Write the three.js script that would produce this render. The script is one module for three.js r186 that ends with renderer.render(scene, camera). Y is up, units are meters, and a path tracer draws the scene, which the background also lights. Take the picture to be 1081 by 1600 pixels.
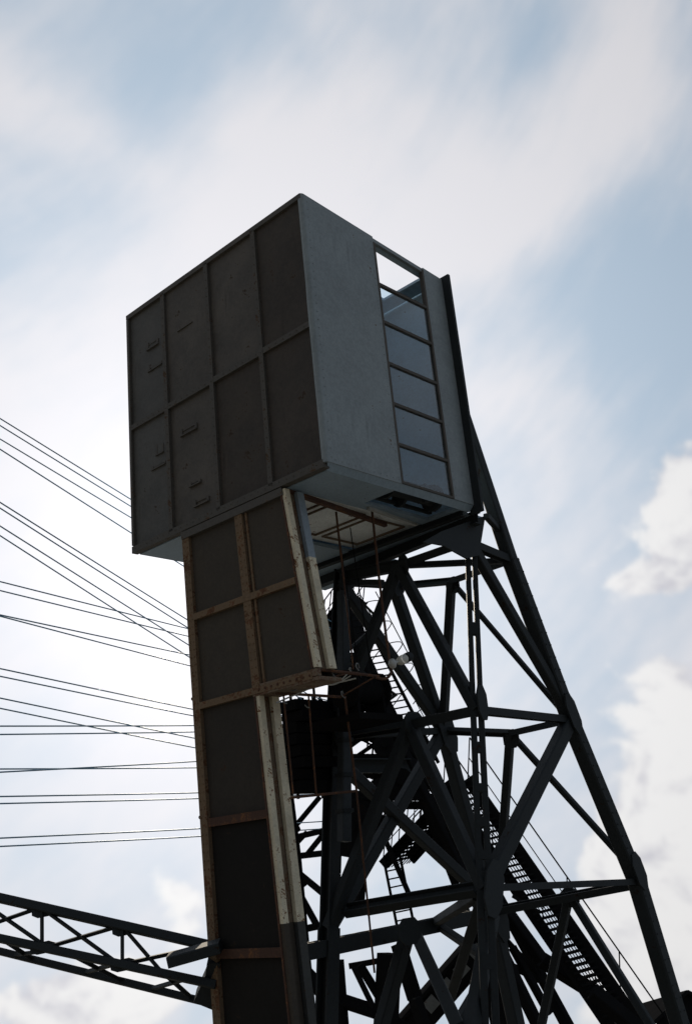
import * as THREE from 'three';
import { mergeGeometries } from 'three/addons/utils/BufferGeometryUtils.js';
import { ImprovedNoise } from 'three/addons/math/ImprovedNoise.js';

// ---------------------------------------------------------------- camera, sky, sun, exposure
const scene = new THREE.Scene();
const camera = new THREE.PerspectiveCamera(53.43, 691 / 1024, 0.1, 5000);
camera.position.set(0, 1.6, 0);
camera.quaternion.setFromRotationMatrix(new THREE.Matrix4().set(
  0.993174, -0.116643, 0, 0, 0.100346, 0.854416, -0.509808, 0, 0.059465, 0.506328, 0.860288, 0, 0, 0, 0, 1));
const renderer = new THREE.WebGLRenderer({ antialias: true });
renderer.toneMapping = THREE.LinearToneMapping;
renderer.toneMappingExposure = 1.0;
renderer.shadowMap.enabled = true;

const SUN_DIR = new THREE.Vector3(-0.1315, 0.4468, -0.8849).normalize();
const sun = new THREE.DirectionalLight(0xfff0d8, 3.0);
sun.position.copy(SUN_DIR).multiplyScalar(80);
sun.castShadow = true;
sun.shadow.mapSize.set(2048, 2048);
Object.assign(sun.shadow.camera, { left: -45, right: 45, top: 45, bottom: -45, near: 1, far: 200 });
scene.add(sun, sun.target);

let seed = 12345;
const rnd = () => { seed = (seed * 1664525 + 1013904223) >>> 0; return seed / 4294967296; };
const clamp = (x, a = 0, b = 1) => Math.min(b, Math.max(a, x));
const sstep = (a, b, x) => { const t = clamp((x - a) / (b - a)); return t * t * (3 - 2 * t); };
const mix = (a, b, t) => a + (b - a) * t;

{ // the sky: air around the sun, high streaks of cirrus, cumulus low on the right
  const perlin = new ImprovedNoise();
  const fbm = (x, y, z, n) => { let s = 0, a = 0.5, f = 1; for (let i = 0; i < n; i++) { s += a * perlin.noise(x * f, y * f, z * f + i * 7.3); f *= 2.03; a *= 0.52; } return s; };
  const W = 2048, H = 1024, px = new Float32Array(W * H * 4);
  // cloud banks: azimuth, elevation, half width, half height (degrees), tilt, strength
  const veil = [
    [-16.1, 29.8, 11.9, 9.4, 0.00, 0.45], [-9.0, 25.8, 9.4, 9.4, 0.00, 0.50], [-2.0, 48.1, 9.4, 5.4, 0.30, 0.35], [-11.0, 42.4, 7.2, 7.2, 0.50, 0.30], [9.3, 47.9, 7.2, 4.7, 0.90, 0.40], [20.0, 53.8, 5.4, 4.0, 0.90, 0.25], [-28.8, 46.8, 2.2, 8.3, 1.50, 0.45], [-12.2, 50.3, 2.9, 5.8, 1.10, 0.15], [-1.0, 53.3, 5.1, 3.2, 1.00, 0.05], [10.6, 37.7, 4.7, 9.4, 1.50, 0.25], [12.8, 27.8, 4.3, 7.2, 1.50, 0.05], [21.8, 42.9, 4.0, 8.3, 1.40, -0.54], [24.7, 55.6, 2.2, 2.2, 0.00, -0.10], [12.2, 55.6, 3.6, 2.5, 0.90, -0.38], [-19.9, 51.8, 6.5, 3.6, 0.80, -0.34], [-19.7, 44.9, 2.2, 5.8, 1.30, -0.12], [17.7, 39.5, 4.0, 4.0, 0.00, -0.28], [9.1, 50.8, 2.2, 1.4, 0.90, -0.20], [14.6, 18.2, 3.2, 5.1, 1.20, -0.02], [-10.6, 9.8, 7.2, 2.2, 0.00, -0.10], [19.0, 34.6, 2.2, 3.6, 0.90, -0.20], [-11.5, 12.2, 6.1, 2.9, 0.00, 0.10]
  ];
  const cumulus = [
    [22.3, 32.1, 3.1, 4.0, 0.20, 0.85], [19.0, 27.5, 2.7, 1.0, 0.10, 0.70], [20.9, 28.7, 2.3, 2.2, 0.00, 0.55], [20.4, 21.6, 2.9, 4.0, 0.00, 0.70], [19.3, 16.0, 3.2, 4.3, 0.00, 0.75], [16.5, 13.4, 1.8, 2.5, 0.00, 0.50], [18.0, 9.8, 4.0, 4.3, 0.00, 0.70], [20.0, 6.7, 4.0, 4.3, 0.00, 0.70], [-10.2, 3.8, 3.2, 2.2, 0.20, 0.75], [-12.1, 2.7, 3.2, 1.8, 0.00, 0.60], [-7.0, 3.9, 2.9, 1.8, 0.00, 0.50], [-6.6, 9.4, 0.8, 1.8, 1.30, 0.45], [-5.4, 7.7, 1.4, 1.8, 0.00, 0.45], [-19.1, 24.4, 1.1, 2.2, 0.00, 0.30], [-1.0, 4.8, 3.6, 2.2, 0.00, 0.30], [5.0, 11.3, 2.2, 2.2, 0.00, 0.40]
  ];
  const bank = (list, az, el) => {
    let s = 0;
    for (const [a, e, rx, ry, t, k] of list) {
      const dx = (az - a) * Math.cos(e * Math.PI / 180), dy = el - e, c = Math.cos(t), q = Math.sin(t);
      const u = (dx * c + dy * q) / rx, v = (-dx * q + dy * c) / ry, r = u * u + v * v;
      if (r < 6) s += k * Math.exp(-r * 1.2);
    }
    return s;
  };
  const soft0 = (x, y, z) => clamp(0.6 + fbm(x * 3 + 8, y * 3, z * 3, 2) * 1.6);
  for (let j = 0; j < H; j++) {
    const el = ((j + 0.5) / H - 0.5) * Math.PI, ce = Math.cos(el), se = Math.sin(el);
    for (let i = 0; i < W; i++) {
      const ph = ((i + 0.5) / W - 0.5) * 2 * Math.PI;            // equirect: u = atan2(z, x) / 2 pi + 0.5
      const x = ce * Math.cos(ph), y = se, z = ce * Math.sin(ph);
      const cg = clamp(x * SUN_DIR.x + y * SUN_DIR.y + z * SUN_DIR.z, -1, 1), g = Math.acos(cg) * 180 / Math.PI;
      const az = Math.atan2(x, -z) * 180 / Math.PI, ed = el * 180 / Math.PI;
      const k = (j * W + i) * 4;
      if (ed < -4) { px[k] = 0.10; px[k + 1] = 0.105; px[k + 2] = 0.10; px[k + 3] = 1; continue; }
      const up = clamp(ed / 90);
      // air
      const far = Math.exp(-g / 48), near = Math.exp(-g / 9);
      const hz = Math.exp(-Math.max(0, ed) / 9);
      let r = 0.035 + 0.66 * far + 0.56 * near + 0.08 * hz, gg = 0.085 + 0.76 * far + 0.42 * near + 0.09 * hz, b = 0.16 + 0.84 * far + 0.32 * near + 0.08 * hz;
      // cirrus veil, drawn out along one direction of the wind
      const wx = x * 2.2 + fbm(x * 2, y * 2, z * 2 + 3, 3) * 0.35, wy = y * 2.2, wz = z * 2.2;
      const sx = az * 0.026 - ed * 0.030, sy = az * 0.012 + ed * 0.014;
      const streak = fbm(sx * 3.2 + wx * 0.4, sy * 2.2, 5.1, 5) + 0.30 * fbm(sx * 9 + wx * 1.5, sy * 9 + wy * 1.5, 9.4, 5) * (0.4 + soft0(x, y, z));
      const soft = fbm(wx, wy, wz, 4);
      const open = bank(veil, az, ed);
      const fine = fbm(x * 11 + wx, y * 11, z * 11 + wz, 6) + 0.6 * fbm(sx * 26 + wx * 2, sy * 15 + wy * 2, 3.3, 5) * (0.3 + soft0(z, x, y));
      let cv = clamp(0.45 + open + streak * 0.52 + soft * 0.45 + fine * 0.26);
      cv = sstep(0, 1, cv);
      const glow = 0.25 + 0.79 * Math.exp(-g / 60) + 0.22 * near;
      const wc = [glow * 1.02, glow * 1.0, glow * 1.035];
      r = mix(r, wc[0], cv * 0.9); gg = mix(gg, wc[1], cv * 0.9); b = mix(b, wc[2], cv * 0.9);
      // cumulus
      const cb = bank(cumulus, az, ed) + 0.25 * sstep(0.1, 0.5, fbm(x * 3 + 9, y * 5, z * 3, 3) - 0.1) * sstep(55, 20, ed) * sstep(30, 60, Math.abs(az));
      if (cb > 0.02) {
        const wq = fbm(x * 6 + 2, y * 7, z * 6, 4) * 0.25, bil = (f, o) => { let q = 0, a = 0.5, F = f; for (let m = 0; m < o; m++) { q += a * (0.42 - Math.abs(perlin.noise((x + wq * 0.3) * F + m * 3.1, (y + wq * 0.2) * F * 1.15, z * F)) * 1.6); a *= 0.56; F *= 2.07; } return q; };
        const n = bil(8, 7) * 0.8 + fbm(x * 7, y * 8, z * 7, 4) * 0.4, n2 = bil(34, 4) * 0.8;
        const d = sstep(0.36, 0.64, cb + n * 0.85 + n2 * 0.4);
        const lit = clamp(0.62 + n * 1.5 + n2 * 0.9);
        const base = glow + 0.03, sh = mix(0.74, 1.08, sstep(0.15, 1.0, lit + (cb - 0.6) * 0.3));
        r = mix(r, base * sh * 1.0, d * 0.94); gg = mix(gg, base * sh * 0.99, d * 0.94); b = mix(b, base * mix(sh, 1, 0.2), d * 0.94);
      }
      px[k] = r; px[k + 1] = gg; px[k + 2] = b; px[k + 3] = 1;
    }
  }
  const sky = new THREE.DataTexture(px, W, H, THREE.RGBAFormat, THREE.FloatType);
  sky.mapping = THREE.EquirectangularReflectionMapping;
  sky.magFilter = THREE.LinearFilter; sky.minFilter = THREE.LinearFilter; sky.wrapS = THREE.RepeatWrapping;
  sky.needsUpdate = true;
  scene.background = sky; scene.environment = sky;
  scene.backgroundIntensity = 1; scene.environmentIntensity = 1;
}

// ---------------------------------------------------------------- frame of the machine (it leans 16 degrees) and helpers
const V = (p) => new THREE.Vector3(p[0], p[1], p[2]);
const EYE = new THREE.Vector3(-9.861, -5.4307, 9.1388);        // where the world's origin + 1.6 m lies in the machine's own axes
const TURN = new THREE.Matrix4().set(
  0.7051464, -0.2021975, 0.679621, 0, 0.2756374, 0.9612617, 0, 0, -0.6532936, 0.1873289, 0.7335634, 0, 0, 0, 0, 1);
const QUAT = new THREE.Quaternion().setFromRotationMatrix(TURN);
const world = (p) => V(p).sub(EYE).applyMatrix4(TURN).add(new THREE.Vector3(0, 1.6, 0));
const UPM = new THREE.Vector3(0.2756374, 0.9612617, 0);        // the plumb line in the machine's axes
const GROUND_Y = 0;
// the point where a line from a through b meets the ground
function toGround(a, b, sink = 0.1) {
  const A = V(a), D = V(b).sub(A), h = (P) => P.clone().sub(EYE).dot(UPM) + 1.6;
  const t = (h(A) + sink) / -D.dot(UPM);
  const P = A.addScaledVector(D, t); return [P.x, P.y, P.z];
}
const lerp = (a, b, t) => [mix(a[0], b[0], t), mix(a[1], b[1], t), mix(a[2], b[2], t)];
const plus = (a, x, y, z) => [a[0] + x, a[1] + y, a[2] + z];

const names = new Map();
function numbered(n) { const c = names.get(n) || 0; names.set(n, c + 1); return c ? n + '_' + String(c).padStart(3, '0') : n; }
function thing(name, label, category, base, group) {
  const o = new THREE.Group(); o.name = numbered(name);
  o.position.copy(world(base)); o.quaternion.copy(QUAT);
  o.userData = { label, category }; if (group) o.userData.group = group;
  o.base = V(base); scene.add(o); return o;
}
function metricUV(g) {
  g = g.index ? g.toNonIndexed() : g;
  const p = g.attributes.position, n = p.count, uv = new Float32Array(n * 2);
  const a = new THREE.Vector3(), b = new THREE.Vector3(), c = new THREE.Vector3(), e = new THREE.Vector3();
  for (let i = 0; i < n; i += 3) {
    a.fromBufferAttribute(p, i); b.fromBufferAttribute(p, i + 1); c.fromBufferAttribute(p, i + 2);
    e.copy(b).sub(a).cross(c.clone().sub(a));
    const x = Math.abs(e.x), y = Math.abs(e.y), z = Math.abs(e.z);
    [a, b, c].forEach((q, k) => {
      if (x >= y && x >= z) { uv[(i + k) * 2] = q.z; uv[(i + k) * 2 + 1] = q.y; }
      else if (y >= z) { uv[(i + k) * 2] = q.x; uv[(i + k) * 2 + 1] = q.z; }
      else { uv[(i + k) * 2] = q.x; uv[(i + k) * 2 + 1] = q.y; }
    });
  }
  for (const k of Object.keys(g.attributes)) if (k !== 'position' && k !== 'normal') g.deleteAttribute(k);
  g.setAttribute('uv', new THREE.BufferAttribute(uv, 2));
  return g;
}
function part(name, geos, material, parent, label) {
  const list = (Array.isArray(geos) ? geos : [geos]).map(metricUV);
  const g = list.length > 1 ? mergeGeometries(list) : list[0];
  let root = parent; while (!root.base) root = root.parent;
  g.translate(-root.base.x, -root.base.y, -root.base.z);
  const m = new THREE.Mesh(g, material); m.name = name; m.castShadow = m.receiveShadow = true;
  if (label) m.userData.label = label;
  parent.add(m); return m;
}
// ---- shapes, all in the machine's axes and in metres
function box(x0, x1, y0, y1, z0, z1) {
  const g = new THREE.BoxGeometry(Math.abs(x1 - x0), Math.abs(y1 - y0), Math.abs(z1 - z0));
  g.translate((x0 + x1) / 2, (y0 + y1) / 2, (z0 + z1) / 2); return g;
}
const PROFILES = {
  box: (w, h) => { const c = Math.min(w, h) * 0.1, x = w / 2, y = h / 2; return [[-x + c, -y], [x - c, -y], [x, -y + c], [x, y - c], [x - c, y], [-x + c, y], [-x, y - c], [-x, -y + c]]; },
  H: (w, h) => { const t = Math.min(w, h) * 0.14, x = w / 2, y = h / 2; return [[-x, -y], [x, -y], [x, -y + t], [t / 2, -y + t], [t / 2, y - t], [x, y - t], [x, y], [-x, y], [-x, y - t], [-t / 2, y - t], [-t / 2, -y + t], [-x, -y + t]]; },
  C: (w, h) => { const t = Math.min(w, h) * 0.16, x = w / 2, y = h / 2; return [[-x, -y], [x, -y], [x, -y + t], [-x + t, -y + t], [-x + t, y - t], [x, y - t], [x, y], [-x, y]]; },
  L: (w, h) => { const t = Math.min(w, h) * 0.14, x = w / 2, y = h / 2; return [[-x, -y], [x, -y], [x, -y + t], [-x + t, -y + t], [-x + t, y], [-x, y]]; },
};
function bar(a, b, kind, w, h = w, hint = [0, 0, 1]) {
  const A = V(a), B = V(b), d = B.clone().sub(A), L = d.length(); d.normalize();
  let y = V(hint); y.addScaledVector(d, -y.dot(d)); if (y.lengthSq() < 1e-4) y.set(1, 0, 0).addScaledVector(d, -d.x); y.normalize();
  const x = new THREE.Vector3().crossVectors(y, d);
  let g;
  if (kind === 'pipe') g = new THREE.CylinderGeometry(w / 2, w / 2, L, 12, 1).rotateX(Math.PI / 2).translate(0, 0, L / 2);
  else {
    const s = new THREE.Shape(PROFILES[kind](w, h).map((q) => new THREE.Vector2(q[0], q[1])));
    g = new THREE.ExtrudeGeometry(s, { depth: L, bevelEnabled: false });
  }
  g.applyMatrix4(new THREE.Matrix4().makeBasis(x, y, d).setPosition(A)); return g;
}
function tube(pts, r, seg = 24, rad = 6) { return new THREE.TubeGeometry(new THREE.CatmullRomCurve3(pts.map(V)), seg, r, rad); }
// a flat plate: outline points in space (roughly one plane), given thickness along its normal
function plate(pts, t = 0.02) {
  const P = pts.map(V), c = P.reduce((s, p) => s.add(p), new THREE.Vector3()).divideScalar(P.length);
  const n = new THREE.Vector3();
  for (let i = 0; i < P.length; i++) n.add(P[i].clone().sub(c).cross(P[(i + 1) % P.length].clone().sub(c)));
  n.normalize();
  const x = P[1].clone().sub(P[0]); x.addScaledVector(n, -x.dot(n)).normalize();
  const y = new THREE.Vector3().crossVectors(n, x);
  const s = new THREE.Shape(P.map((p) => { const q = p.clone().sub(c); return new THREE.Vector2(q.dot(x), q.dot(y)); }));
  const g = new THREE.ExtrudeGeometry(s, { depth: t, bevelEnabled: false }); g.translate(0, 0, -t / 2);
  g.applyMatrix4(new THREE.Matrix4().makeBasis(x, y, n).setPosition(c)); return g;
}
// six-sided gusset plate round a node, in the plane of two directions
function gusset(c, u, v, a, b, t = 0.03) {
  const U = V(u).normalize(), W = V(v); W.addScaledVector(U, -W.dot(U)).normalize();
  const q = (s, k) => { const p = V(c).addScaledVector(U, s * a).addScaledVector(W, k * b); return [p.x, p.y, p.z]; };
  return plate([q(-1, -0.45), q(-0.5, -1), q(0.5, -1), q(1, -0.45), q(1, 0.45), q(0.5, 1), q(-0.5, 1), q(-1, 0.45)], t);
}

// rows of rivet heads between two points, standing on a face with the given normal
function rivets(rows, normal, r, step) {
  const out = [], n = V(normal).normalize(), q = new THREE.Quaternion().setFromUnitVectors(new THREE.Vector3(0, 1, 0), n);
  for (const [a, b] of rows) {
    const L = V(a).distanceTo(V(b)), k = Math.max(1, Math.round(L / step));
    for (let i = 0; i <= k; i++) { const g = new THREE.CylinderGeometry(r * 0.55, r, r * 0.8, 6, 1); g.translate(0, r * 0.35, 0); g.applyQuaternion(q); g.translate(...lerp(a, b, i / k)); out.push(g); }
  }
  return out;
}
function rivetPart(rows, normal, r, step, material, parent) { const m = part('rivets', rivets(rows, normal, r, step), material, parent); m.userData.kind = 'stuff'; return m; }

// ---------------------------------------------------------------- materials
const SIZE = 512;
function lattice(n, s) { let t = s; const a = new Float32Array(n * n); for (let i = 0; i < n * n; i++) { t = (t * 1664525 + 1013904223) >>> 0; a[i] = t / 4294967296; } return a; }
function tiled(n, s, sx = 1) {                                  // tileable value noise with n cells a side
  const a = lattice(n, s), o = new Float32Array(SIZE * SIZE), m = Math.max(1, Math.round(n / sx));
  for (let j = 0; j < SIZE; j++) for (let i = 0; i < SIZE; i++) {
    const x = i / SIZE * n, y = j / SIZE * m, x0 = Math.floor(x), y0 = Math.floor(y), u = x - x0, v = y - y0;
    const uu = u * u * (3 - 2 * u), vv = v * v * (3 - 2 * v), X1 = (x0 + 1) % n, Y1 = (y0 + 1) % m;
    o[j * SIZE + i] = mix(mix(a[y0 * n + x0], a[y0 * n + X1], uu), mix(a[Y1 * n + x0], a[Y1 * n + X1], uu), vv);
  }
  return o;
}
const N128 = tiled(128, 18), N4 = tiled(4, 11), N8 = tiled(8, 12), N16 = tiled(16, 13), N32 = tiled(32, 14), N64 = tiled(64, 15), STR = tiled(48, 16, 12), STR2 = tiled(24, 17, 8);
// paint in linear colour, with blotches, run-down streaks and rust breaking through
function paint({ spec = 1, ior = 1.5, base, rust = [0.10, 0.045, 0.02], amount = 0.1, blotch = 0.25, streaks = 0.3, rough = 0.6, size = 2.4, metal = 0 }) {
  const c = new Uint8Array(SIZE * SIZE * 4), r = new Uint8Array(SIZE * SIZE * 4), enc = (v) => Math.round(255 * Math.pow(clamp(v), 1 / 2.2));
  for (let i = 0; i < SIZE * SIZE; i++) {
    const n = N4[i] * 0.34 + N8[i] * 0.26 + N16[i] * 0.2 + N32[i] * 0.12 + N64[i] * 0.08, st = STR[i] * 0.55 + STR2[i] * 0.45;
    const run = sstep(0.62, 0.9, st) * sstep(0.35, 0.7, N4[i]);                    // dirt run down by rain, only here and there
    const f = 1 + blotch * (n - 0.5) * 2.2 - streaks * run * 0.6 + (N128[i] - 0.5) * 0.16 + (N64[i] - 0.5) * 0.08;
    // rust: small ragged chips gathered in patches, with a faint stain round them
    const field = N128[i] * 0.42 + N64[i] * 0.33 + N32[i] * 0.25, patch = N8[i] * 0.6 + N16[i] * 0.4;
    const q = clamp(sstep(0.90 - amount * 1.1, 0.96 - amount * 0.9, field * 0.6 + patch * 0.52) + 0.25 * amount * sstep(0.5, 0.85, patch));
    for (let k = 0; k < 3; k++) c[i * 4 + k] = enc(mix(base[k] * f, rust[k] * (0.7 + N32[i] * 0.6), q));
    c[i * 4 + 3] = 255;
    const ro = 255 * clamp(mix(rough * (0.85 + 0.3 * n), 0.92, q)); r[i * 4] = r[i * 4 + 1] = r[i * 4 + 2] = ro; r[i * 4 + 3] = 255;
  }
  const mk = (d, s) => { const t = new THREE.DataTexture(d, SIZE, SIZE); t.wrapS = t.wrapT = THREE.RepeatWrapping; t.magFilter = THREE.LinearFilter; t.minFilter = THREE.LinearMipmapLinearFilter; t.generateMipmaps = true; t.repeat.set(1 / size, 1 / size); if (s) t.colorSpace = THREE.SRGBColorSpace; t.needsUpdate = true; return t; };
  const R = mk(r);
  return new THREE.MeshPhysicalMaterial({ map: mk(c, true), roughnessMap: R, roughness: 1, metalness: metal, bumpMap: R, bumpScale: 0.004, specularIntensity: spec, ior });
}
const M = {
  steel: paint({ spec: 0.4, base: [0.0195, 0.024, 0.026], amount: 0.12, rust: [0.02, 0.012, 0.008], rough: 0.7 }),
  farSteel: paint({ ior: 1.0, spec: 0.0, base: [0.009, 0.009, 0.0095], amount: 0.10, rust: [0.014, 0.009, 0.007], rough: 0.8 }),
  cabSide: paint({ spec: 0.6, base: [0.25, 0.285, 0.295], amount: 0.05, blotch: 0.2, streaks: 0.5, rough: 0.55, size: 3.1 }),
  cabFront: paint({ spec: 0.4, base: [0.098, 0.086, 0.073], amount: 0.10, blotch: 0.42, streaks: 0.7, rough: 0.7, size: 2.9, rust: [0.05, 0.034, 0.024] }),
  cabBrown: paint({ spec: 0.35, base: [0.062, 0.051, 0.042], amount: 0.12, blotch: 0.4, streaks: 0.7, rough: 0.75, size: 3.3, rust: [0.045, 0.03, 0.02] }),
  cabGrey: paint({ spec: 0.4, base: [0.098, 0.094, 0.086], amount: 0.08, blotch: 0.35, streaks: 0.6, rough: 0.7, size: 2.7, rust: [0.05, 0.036, 0.028] }),
  rib: paint({ spec: 0.4, base: [0.088, 0.079, 0.067], amount: 0.16, blotch: 0.2, streaks: 0.25, rough: 0.7, rust: [0.07, 0.04, 0.022] }),
  floor: paint({ base: [0.25, 0.33, 0.40], amount: 0.05, blotch: 0.15, streaks: 0.1, rough: 0.6 }),
  hatch: paint({ base: [0.78, 0.82, 0.82], amount: 0.12, blotch: 0.22, streaks: 0.2, rough: 0.7, rust: [0.14, 0.08, 0.05] }),
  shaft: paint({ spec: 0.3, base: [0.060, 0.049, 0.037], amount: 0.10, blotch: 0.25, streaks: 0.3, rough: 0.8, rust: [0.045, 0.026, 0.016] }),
  shaftDimmed: paint({ spec: 0.3, base: [0.040, 0.033, 0.026], amount: 0.12, blotch: 0.3, streaks: 0.5, rough: 0.8, rust: [0.045, 0.026, 0.016] }),  // this and the next: shaft colour with dimming painted in
  shaftDarkened: paint({ spec: 0.2, base: [0.015, 0.013, 0.011], amount: 0.1, blotch: 0.3, streaks: 0.4, rough: 0.85, rust: [0.03, 0.02, 0.013] }),
  shaftRib: paint({ spec: 0.3, base: [0.18, 0.12, 0.07], amount: 0.25, blotch: 0.3, streaks: 0.4, rough: 0.8, rust: [0.11, 0.05, 0.024] }),
  cream: paint({ base: [0.66, 0.59, 0.43], amount: 0.2, blotch: 0.3, streaks: 0.55, rough: 0.75, size: 1.6, rust: [0.16, 0.075, 0.03] }),
  recess: paint({ base: [0.17, 0.12, 0.075], amount: 0.3, blotch: 0.35, streaks: 0.5, rough: 0.85, size: 1.3 }),
  rust: paint({ spec: 0.4, base: [0.085, 0.042, 0.027], amount: 0.25, blotch: 0.4, streaks: 0.3, rough: 0.85, size: 0.9, rust: [0.15, 0.065, 0.026] }),
  flangeShade: paint({ base: [0.24, 0.29, 0.33], amount: 0.08, blotch: 0.2, rough: 0.6 }),  // cream flange colour with bluish shade painted in
  channelDark: paint({ spec: 0.4, base: [0.055, 0.056, 0.052], amount: 0.1, blotch: 0.3, streaks: 0.5, rough: 0.7 }),
  galv: paint({ base: [0.45, 0.45, 0.42], amount: 0.1, blotch: 0.3, rough: 0.5, size: 0.8, metal: 0.3 }),
  duct: paint({ spec: 0.4, base: [0.036, 0.044, 0.05], amount: 0.05, blotch: 0.2, rough: 0.6 }),
  cable: new THREE.MeshStandardMaterial({ color: new THREE.Color().setRGB(0.18, 0.34, 0.47), roughness: 0.5, metalness: 0.3 }),
  mesh: paint({ base: [0.16, 0.17, 0.17], amount: 0.1, rough: 0.7 }),
  glass: new THREE.MeshPhysicalMaterial({ color: new THREE.Color().setRGB(0.86, 0.95, 1.0), roughness: 0.06, transmission: 1, thickness: 0, ior: 1.52, specularIntensity: 1 }),
  inside: paint({ base: [0.55, 0.68, 0.76], amount: 0.06, blotch: 0.2, rough: 0.8 }),
  ground: paint({ base: [0.21, 0.20, 0.17], amount: 0.15, blotch: 0.4, streaks: 0, rough: 0.95, size: 7, rust: [0.12, 0.10, 0.07] }),
  lampGlass: new THREE.MeshPhysicalMaterial({ color: new THREE.Color().setRGB(0.72, 0.70, 0.62), roughness: 0.35, transmission: 0.35, thickness: 0 }),
};

// ---------------------------------------------------------------- ground
{
  const g = new THREE.PlaneGeometry(4000, 4000, 1, 1).rotateX(-Math.PI / 2); g.translate(0, 0, -200);
  const uv = g.attributes.uv; for (let i = 0; i < uv.count; i++) uv.setXY(i, uv.getX(i) * 4000, uv.getY(i) * 4000);
  const m = new THREE.Mesh(g, M.ground); m.name = 'ground'; m.receiveShadow = true; m.userData = { kind: 'structure', label: 'bare dusty ground under the machine' }; scene.add(m);
}

// ---------------------------------------------------------------- the cabin on top
{
  const t = thing('steel_cabin', 'big dark steel cabin with ribbed side and tall glazed strip on top of the mast', 'cabin', [1.8, 0, -2.3]);
  const XW = 3.56, ZD = -4.72, top = (x) => 4.63 - 0.062 * x;   // a roof that falls a little to the right
  // ribbed side, x = 0: eight recessed sheets between ribs
  const zs = [0, -1.18, -2.40, -3.62, ZD];
  for (let i = 0; i < 4; i++) for (let k = 0; k < 2; k++) {
    const z1 = zs[i] - (i ? 0.05 : 0.149), z0 = zs[i + 1] + 0.05, y0 = k ? 2.37 : 0.10, y1 = k ? 4.55 : 2.27;
    const d = 0.06 + rnd() * 0.02, w = () => (rnd() - 0.5) * 0.02;
    const g = new THREE.BoxGeometry(0.03, y1 - y0 + 0.12, z1 - z0 + 0.12, 1, 5, 4), p = g.attributes.position;
    for (let q = 0; q < p.count; q++) if (Math.abs(p.getY(q)) < (y1 - y0) / 2 && Math.abs(p.getZ(q)) < (z1 - z0) / 2) p.setX(q, p.getX(q) + Math.sin(p.getY(q) * 2.1 + i) * Math.cos(p.getZ(q) * 3 + k * 2) * 0.012);
    g.computeVertexNormals();
    g.translate(d, (y0 + y1) / 2, (z0 + z1) / 2); part('wall_panel', g, [M.cabBrown, k ? M.cabFront : M.cabBrown, M.cabFront, M.cabGrey][i], t);
  }
  for (const z of zs.slice(1, 4)) part('rib', box(0, 0.11, 0.06, top(0) - 0.06, z - 0.05, z + 0.05), M.rib, t);
  part('rib', box(0.003, 0.1, 2.27, 2.37, -0.04, ZD + 0.04), M.rib, t);
  part('edge_angle', [box(0, 0.12, -0.02, 0.10, -0.06, ZD), box(0.002, 0.12, 0.12, top(0) - 0.10, ZD, ZD + 0.07)], M.rib, t);
  part('edge_angle', box(0, 0.14, top(0) - 0.09, top(0), -0.03, ZD), M.cabFront, t);
  // small hinges, catches and brackets on that side
  for (const [y, z, h, w] of [[3.74, -4.0, 0.16, 0.34], [3.27, -3.95, 0.10, 0.4], [3.70, -3.06, 0.12, 0.42], [1.66, -3.90, 0.22, 0.22], [1.36, -3.95, 0.08, 0.40], [1.72, -3.1, 0.14, 0.44], [0.36, -2.86, 0.12, 0.38], [0.72, -3.0, 0.08, 0.3]])
    part('bracket', [box(0.022, 0.075, y - h / 2, y - h / 2 + 0.018, z - w / 2, z + w / 2), box(0.045, 0.062, y - h / 2 + 0.018, y + h / 2, z - w / 2, z - w / 2 + 0.05), box(0.045, 0.062, y - h / 2 + 0.018, y + h / 2 * 0.6, z + w / 2 - 0.05, z + w / 2), box(0.05, 0.062, y + h / 2 * 0.3, y + h / 2 * 0.5, z - w / 2 + 0.05, z + w / 2 - 0.05)], M.cabFront, t);
  // glazed side, z = 0
  const side = (x0, x1, y0 = 0.06) => { const s = new THREE.Shape([[x0, y0], [x1, y0], [x1, top(x1) - 0.004], [x0, top(x0) - 0.004]].map((q) => new THREE.Vector2(...q))); const g = new THREE.ExtrudeGeometry(s, { depth: 0.05, bevelEnabled: false }); g.translate(0, 0, -0.05); return g; };
  { // near sheet, bent round the corner
    const arc = []; for (let i = 0; i <= 8; i++) { const a = Math.PI / 2 * i / 8; arc.push([0.06 - 0.06 * Math.sin(a), -0.06 + 0.06 * Math.cos(a)]); }
    const sh = new THREE.Shape([[1.66, 0], ...arc, [0.004, -0.085], [0.05, -0.085], [0.05, -0.05], [1.66, -0.05]].map(([x, z]) => new THREE.Vector2(x, -z)));
    const g = new THREE.ExtrudeGeometry(sh, { depth: 1, bevelEnabled: false, steps: 14 }); g.rotateX(-Math.PI / 2);
    const p = g.attributes.position, n = new ImprovedNoise();
    for (let q = 0; q < p.count; q++) {
      const x = p.getX(q), k = p.getY(q), z = p.getZ(q), y = mix(0.05, top(x) - 0.003, k), e = clamp(1 - x / 0.2) * Math.sin(Math.PI * k);
      p.setXYZ(q, x + e * 0.010 * n.noise(y * 2.3, 1.7, 0.4), y, z + e * 0.010 * n.noise(y * 1.9, 5.2, 2.4));
    }
    g.computeVertexNormals(); part('side_panel', g, M.cabSide, t);
  }
  part('side_panel', side(2.97, XW - 0.06), M.cabSide, t);
  // lower edge of that side, bent under
  part('sill_sheet', [plate([[0.05, 0.06, -0.02], [XW - 0.06, 0.06, -0.02], [XW - 0.06, -0.03, -0.12], [0.12, -0.03, -0.12]], 0.02)], M.floor, t);
  part('lintel', (() => { const g = box(1.66, 2.97, 0, 0.07, -0.06, -0.002); const p = g.attributes.position; for (let q = 0; q < p.count; q++) p.setY(q, p.getY(q) + top(p.getX(q)) - 0.10); return g; })(), M.cabSide, t);
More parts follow.
